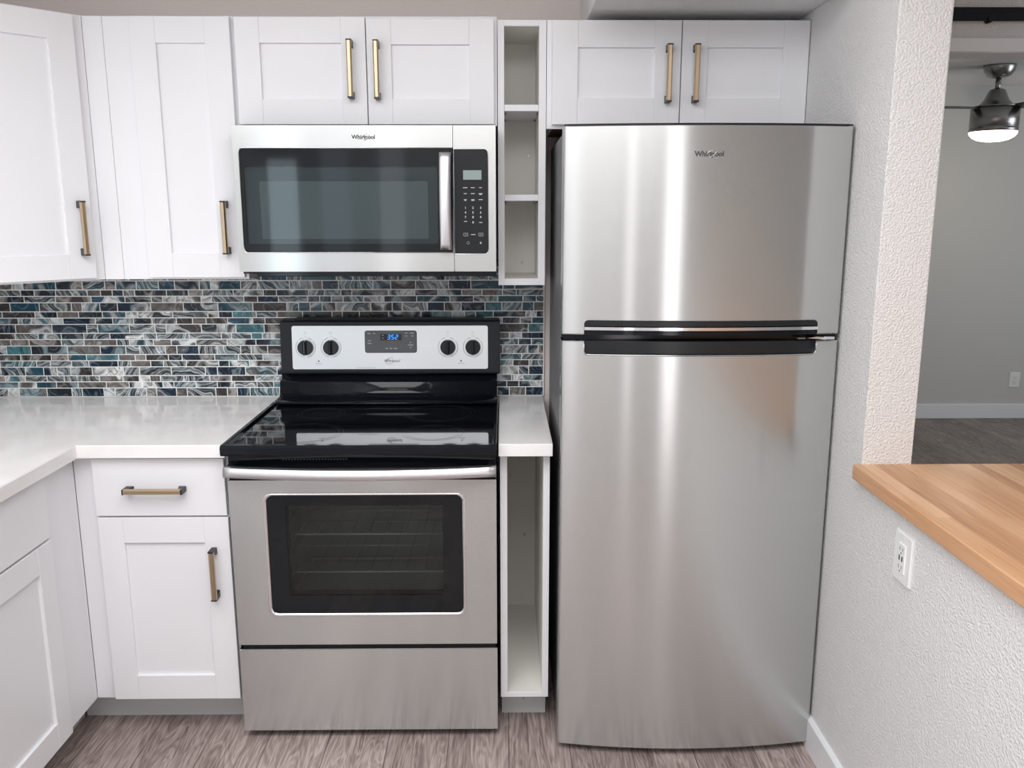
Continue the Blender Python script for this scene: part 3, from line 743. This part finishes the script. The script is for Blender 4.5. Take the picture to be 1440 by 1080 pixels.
# ------------------------------------------------------------------ refrigerator
def fridge():
    t = thing('refrigerator', 'tall stainless top-freezer refrigerator beside the right wall', 'refrigerator', (.511, -.4, 0))
    x0, x1 = .1425, .8815; Ye = -.7134; bul = .0335; xc = (x0+x1)/2; hw = (x1-x0)/2
    s = MB(); s.box(x0+.004, x1-.004, -.645, -.05, .03, 1.757, M['fridgeside'], .006)
    s.box(x0+.03, x1-.03, -.70, -.60, .012, .03, M['blackm'])
    s.box(x0+.02, x1-.02, -.665, -.64, .05, 1.75, M['blackm'])      # gasket line
    s.build('body', t)
    def yf(x):
        u = (x-xc)/hw; y = Ye-bul*(1-u*u)
        d = hw-abs(x-xc); r = .007
        if d < r: y += r-math.sqrt(max(0, r*r-(r-d)**2))
        return y
    n0, n1 = .2005, .8195
    def xsamp():
        X = set()
        for k in range(61): X.add(round(x0+(x1-x0)*k/60, 5))
        for k in range(7): X.add(round(x0+.001*k+.0002, 5)); X.add(round(x1-.001*k-.0002, 5))
        for k in range(8):
            q = .012*(1-math.cos(k*PI/14))
            X.add(round(n0+q, 5)); X.add(round(n1-q, 5))
        X.add(round(n0-.00002, 5)); X.add(round(n1+.00002, 5))
        return sorted(X)
    def notch(x, depth):
        if x <= n0 or x >= n1: return 0
        d = min(x-n0, n1-x); r = .012
        return depth if d >= r else depth-r+math.sqrt(max(0, r*r-(r-d)**2))
    def door(name, za, zb, up):
        """za..zb; the notch is cut in the bottom edge (up=True) or the top edge"""
        bm = bmesh.new(); X = xsamp(); F = []; FR = []
        yb = -.648
        for x in X:
            lo = za+(notch(x, .037) if up else 0); hi = zb-(0 if up else notch(x, .036))
            y = yf(x); e = .003
            F.append([(x, yb, lo), (x, y+e, lo), (x, y, lo+e), (x, y, hi-e), (x, y+e, hi), (x, yb, hi)])
            FR.append([(x, y, lo+e), (x, y, hi-e)])
        V = [[bm.verts.new(p) for p in row] for row in F]
        for a, b in zip(V, V[1:]):
            for j in (0, 1, 3, 4, 5):
                bm.faces.new((a[j], b[j], b[(j+1) % 6], a[(j+1) % 6]))
        bm.faces.new(V[0]); bm.faces.new(V[-1][::-1])
        s = MB(); s._fin(bm, M['steel'], False)
        # front skin: its own vertices, so that only the gentle bow is smoothed
        bm = bmesh.new(); V = [[bm.verts.new(p) for p in row] for row in FR]
        for a, b in zip(V, V[1:]): bm.faces.new((a[0], b[0], b[1], a[1]))
        s._fin(bm, M['steel'], True)
        o = s.build(name, t)
        nr = []
        for f in o.data.polygons:
            for li in f.loop_indices:
                if f.use_smooth:
                    x = o.data.vertices[o.data.loops[li].vertex_index].co.x + t.location.x
                    nr.append(Vector((math.tan((yf(x+.0004)-yf(x-.0004))/.0008), -1, 0)).normalized() if abs(x-xc) < hw-.008 else f.normal)
                else: nr.append(Vector(f.normal))
        o.data.normals_split_custom_set([tuple(v) for v in nr])
        return o
    fz = door('freezer_door', 1.2320, 1.7655, True)
    fr = door('refrigerator_door', .0215, 1.2150, False)
    def strip(za, zb, off, depth, m_, xa=n0+.0006, xb=n1-.0006, r=(0, 0, 0, 0), s=None, n=48):
        """curved strip following the door face, off = how far behind it"""
        s = s or MB(); bm = bmesh.new(); V = []
        for k in range(n+1):
            x = xa+(xb-xa)*k/n; y = yf(x)+off
            d = min(x-xa, xb-x)
            cut = lambda rr: (rr-math.sqrt(max(0, rr*rr-(rr-d)**2))) if (rr and d < rr) else 0
            lo, hi = za+cut(r[0]), zb-cut(r[1])
            V.append([bm.verts.new(p) for p in ((x, y, lo), (x, y, hi), (x, y+depth, hi), (x, y+depth, lo))])
        for a, b in zip(V, V[1:]):
            for j in range(4): bm.faces.new((a[j], b[j], b[(j+1) % 4], a[(j+1) % 4]))
        bm.faces.new(V[0]); bm.faces.new(V[-1][::-1]); bmesh.ops.recalc_face_normals(bm, faces=bm.faces[:]); s._fin(bm, m_, False)
        return s
    hd = strip(1.2555, 1.2685, .001, .03, M['keys'], r=(0, .010), n=120).build('handle', fz); hd['label'] = 'dark grip along the freezer door bottom'
    strip(1.2455, 1.2535, -.004, .03, M['chrome'], s=None).build('chrome_strip', hd)
    strip(1.2325, 1.2455, .004, .03, M['black']).build('grip_underside', hd)
    hd = strip(1.1797, 1.2145, .012, .02, M['keys'], r=(.010, 0), n=120).build('handle', fr); hd['label'] = 'dark recessed grip along the lower door top'
    s = MB(); s.tube([(x, yf(x)+.0005, z) for x, z in [(n0+.0005, 1.2145), (n0+.0005, 1.192)]+[(n0+.012-.012*math.cos(a*PI/12), 1.1915-.012*math.sin(a*PI/12)) for a in range(1, 7)]+[(n0+.012+(n1-n0-.024)*k/30, 1.1795) for k in range(1, 30)]+[(n1-.012+.012*math.sin(a*PI/12), 1.1915-.012*math.cos(a*PI/12)) for a in range(0, 7)]+[(n1-.0005, 1.2145)]], .0009, M['chrome'], 5)
    s.build('grip_trim', hd)
    strip(1.7657, 1.7690, .0005, .05, M['blackm'], x0+.001, x1-.001).build('top_cap', fz)
    # gap between doors and the hinge
    s = MB(); s.box(x0+.004, x1-.006, -.700, -.64, 1.2135, 1.2335, M['black']); s.build('door_gap', t)
    s = MB(); s.box(.838, .866, -.728, -.70, 1.2185, 1.2265, M['chrome'], .002); s.prism([(.790, 1.2235), (.840, 1.219), (.840, 1.2255), (.815, 1.2275)], 'y', -.735, -.71, M['chrome'])
    s.box(.765, .785, -.735, -.71, 1.2215, 1.2245, M['nickel']); s.build('hinge', t)
    s = MB(); s.box(x0+.02, x0+.09, -.70, -.60, 1.757, 1.768, M['blackm'], .003); s.build('hinge_cover', t); s = MB(); s.box(x1-.09, x1-.02, -.70, -.60, 1.757, 1.768, M['blackm'], .003); s.build('hinge_cover', t)
    for x in (x0+.08, x1-.08):
        for y in (-.60, -.12):
            s = MB(); s.cyl((x, y, 0), (x, y, .031), .02, M['blackm'], 16); s.build('foot', t)
    logo(fz, .507, Ye-bul-.0006, 1.6935, .0175)
fridge()

# ------------------------------------------------------------------ outlets
def outlet(T, label, usb):
    loc = T.to_translation()
    t = thing('outlet', label, 'outlet', loc)
    s = MB(T); s.prism(rrect(-.041, .041, -.0585, .0585, .004), 'y', -.0035, 0, M['outlet'])
    s.prism(rrect(-.038, .038, -.0555, .0555, .004), 'y', -.006, -.0035, M['outlet']); s.build('cover_plate', t)
    s = MB(T); s.prism(rrect(-.0165, .0165, -.034, .034, .002), 'y', -.0085, -.006, M['outlet']); rc = s.build('receptacle', t)
    for z in ((.022, -.020) if usb else (.018, -.018)):
        s = MB(T)
        for x, h in ((-.0065, .0045), (.0065, .0038)): s.box(x-.0009, x+.0009, -.0088, -.0080, z-h, z+h, M['slot'])
        s.cyl((0, -.0088, z-.0095), (0, -.008, z-.0095), .0022, M['slot'], 10); s.build('socket', rc)
    if usb:
        for x in (-.0065, .0065): s = MB(T); s.box(x-.0028, x+.0028, -.0089, -.008, -.0055, .0065, M['slot']); s.build('usb_port', rc)
    for z in (.048, -.048): s = MB(T); s.cyl((0, -.0068, z), (0, -.006, z), .0028, M['outlet'], 12); s.build('screw', t)
outlet(Matrix.Translation((XR-.0005, -1.162, .785)) @ Matrix.Rotation(-PI/2, 4, 'Z'), 'white wall outlet with two USB ports below the butcher block', True)
outlet(Matrix.Translation((3.888, LY-.0005, .300)), 'white wall outlet above the far baseboard in the living room', False)

# ------------------------------------------------------------------ black rail on the header
t = thing('rail', 'flat black steel rail fixed along the header above the living room opening', 'rail', (2.6, -.12, 2.155))
s = MB(); s.box(1.25, 4.2, -.094, -.088, 2.146, 2.187, M['rail'], .001); s.build('bar', t)
for k in range(6):
    x = 1.537+k*.42; s = MB(); s.cyl((x, -.0885, 2.150), (x, -.0725, 2.150), .009, M['rail'], 12); s.cyl((x, -.100, 2.150), (x, -.094, 2.150), .0095, M['rail'], 6)
    s.build('bolt', t)

# ------------------------------------------------------------------ ceiling fan with light
def fan():
    cx, cy = 3.055, 2.54
    t = thing('ceiling_fan', 'brushed nickel ceiling fan with lit bowl light in the living room', 'ceiling fan', (cx, cy, CEIL))
    Z = lambda z: z
    s = MB(); s.lathe([(0, 2.4395), (.092, 2.4395), (.092, 2.431), (.085, 2.405), (.066, 2.378), (.045, 2.367), (.0, 2.365)], (cx, cy, 0), M['nickel']); s.build('canopy', t)
    s = MB(); s.cyl((cx, cy, 2.285), (cx, cy, 2.37), .016, M['nickel']); s.build('downrod', t)
    s = MB(); s.lathe([(0, 2.300), (.038, 2.300), (.047, 2.292), (.072, 2.235), (.100, 2.205), (.135, 2.197), (.135, 2.192), (0, 2.192)], (cx, cy, 0), M['nickel']); s.build('motor_cover', t)
    s = MB(); s.lathe([(0, 2.185), (.138, 2.185), (.138, 2.075), (.135, 2.073), (.135, 2.070), (.138, 2.068), (.138, 2.045), (0, 2.045)], (cx, cy, 0), M['nickel']); s.build('motor_housing', t)
    s = MB(); s.lathe([(.136, 2.0445), (.134, 2.032), (.118, 2.012), (.09, 1.997), (.05, 1.988), (0, 1.985)], (cx, cy, 0), M['shade']); s.build('lamp_bowl', t)
    for a in (186, 66, -54):
        T = Matrix.Translation((cx, cy, 2.189)) @ Matrix.Rotation(math.radians(a), 4, 'Z') @ Matrix.Rotation(math.radians(-12), 4, 'X')
        s = MB(T)
        s.prism([(.11, -.035), (.20, -.058), (.40, -.068), (.60, -.064), (.635, -.045), (.64, .0), (.62, .05), (.40, .062), (.20, .055), (.11, .035)], 'z', -.003, .003, M['blade'])
        s.build('blade', t)
    l = bpy.data.lights.new('fan_lamp', 'POINT'); l.energy = 5; l.color = (1, .9, .75); l.shadow_soft_size = .1
    o = bpy.data.objects.new('fan_lamp', l); C.objects.link(o); o.location = (cx, cy, 1.9)
fan()
# ------------------------------------------------------------------ unseen ceiling rims round the light panels; the living room one is added
for x, y, sx, sy, lab in ((-.45, -2.25, 2.24, 1.74, 'large white square ceiling light above the kitchen floor'), (-.3, -4.1, 1.64, .64, 'white oblong ceiling light by the windows'), (3.0, -2.2, 1.24, 1.24, 'white square ceiling light in the living room')):
    s = MB(); T = Matrix.Translation((x, y, 0)) @ Matrix.Rotation(PI/2, 4, 'X')
    s.ring(rrect(-sx/2, sx/2, -sy/2, sy/2, .005, 2), rrect(-sx/2+.02, sx/2-.02, -sy/2+.02, sy/2-.02, .004, 2), 2.41, 2.4395, M['trim'], T=Matrix.Translation((x, y, 0)) @ Matrix(((1, 0, 0, 0), (0, 0, 1, 0), (0, 1, 0, 0), (0, 0, 0, 1))))
    tag(s.build('ceiling_light'), lab, 'ceiling light')
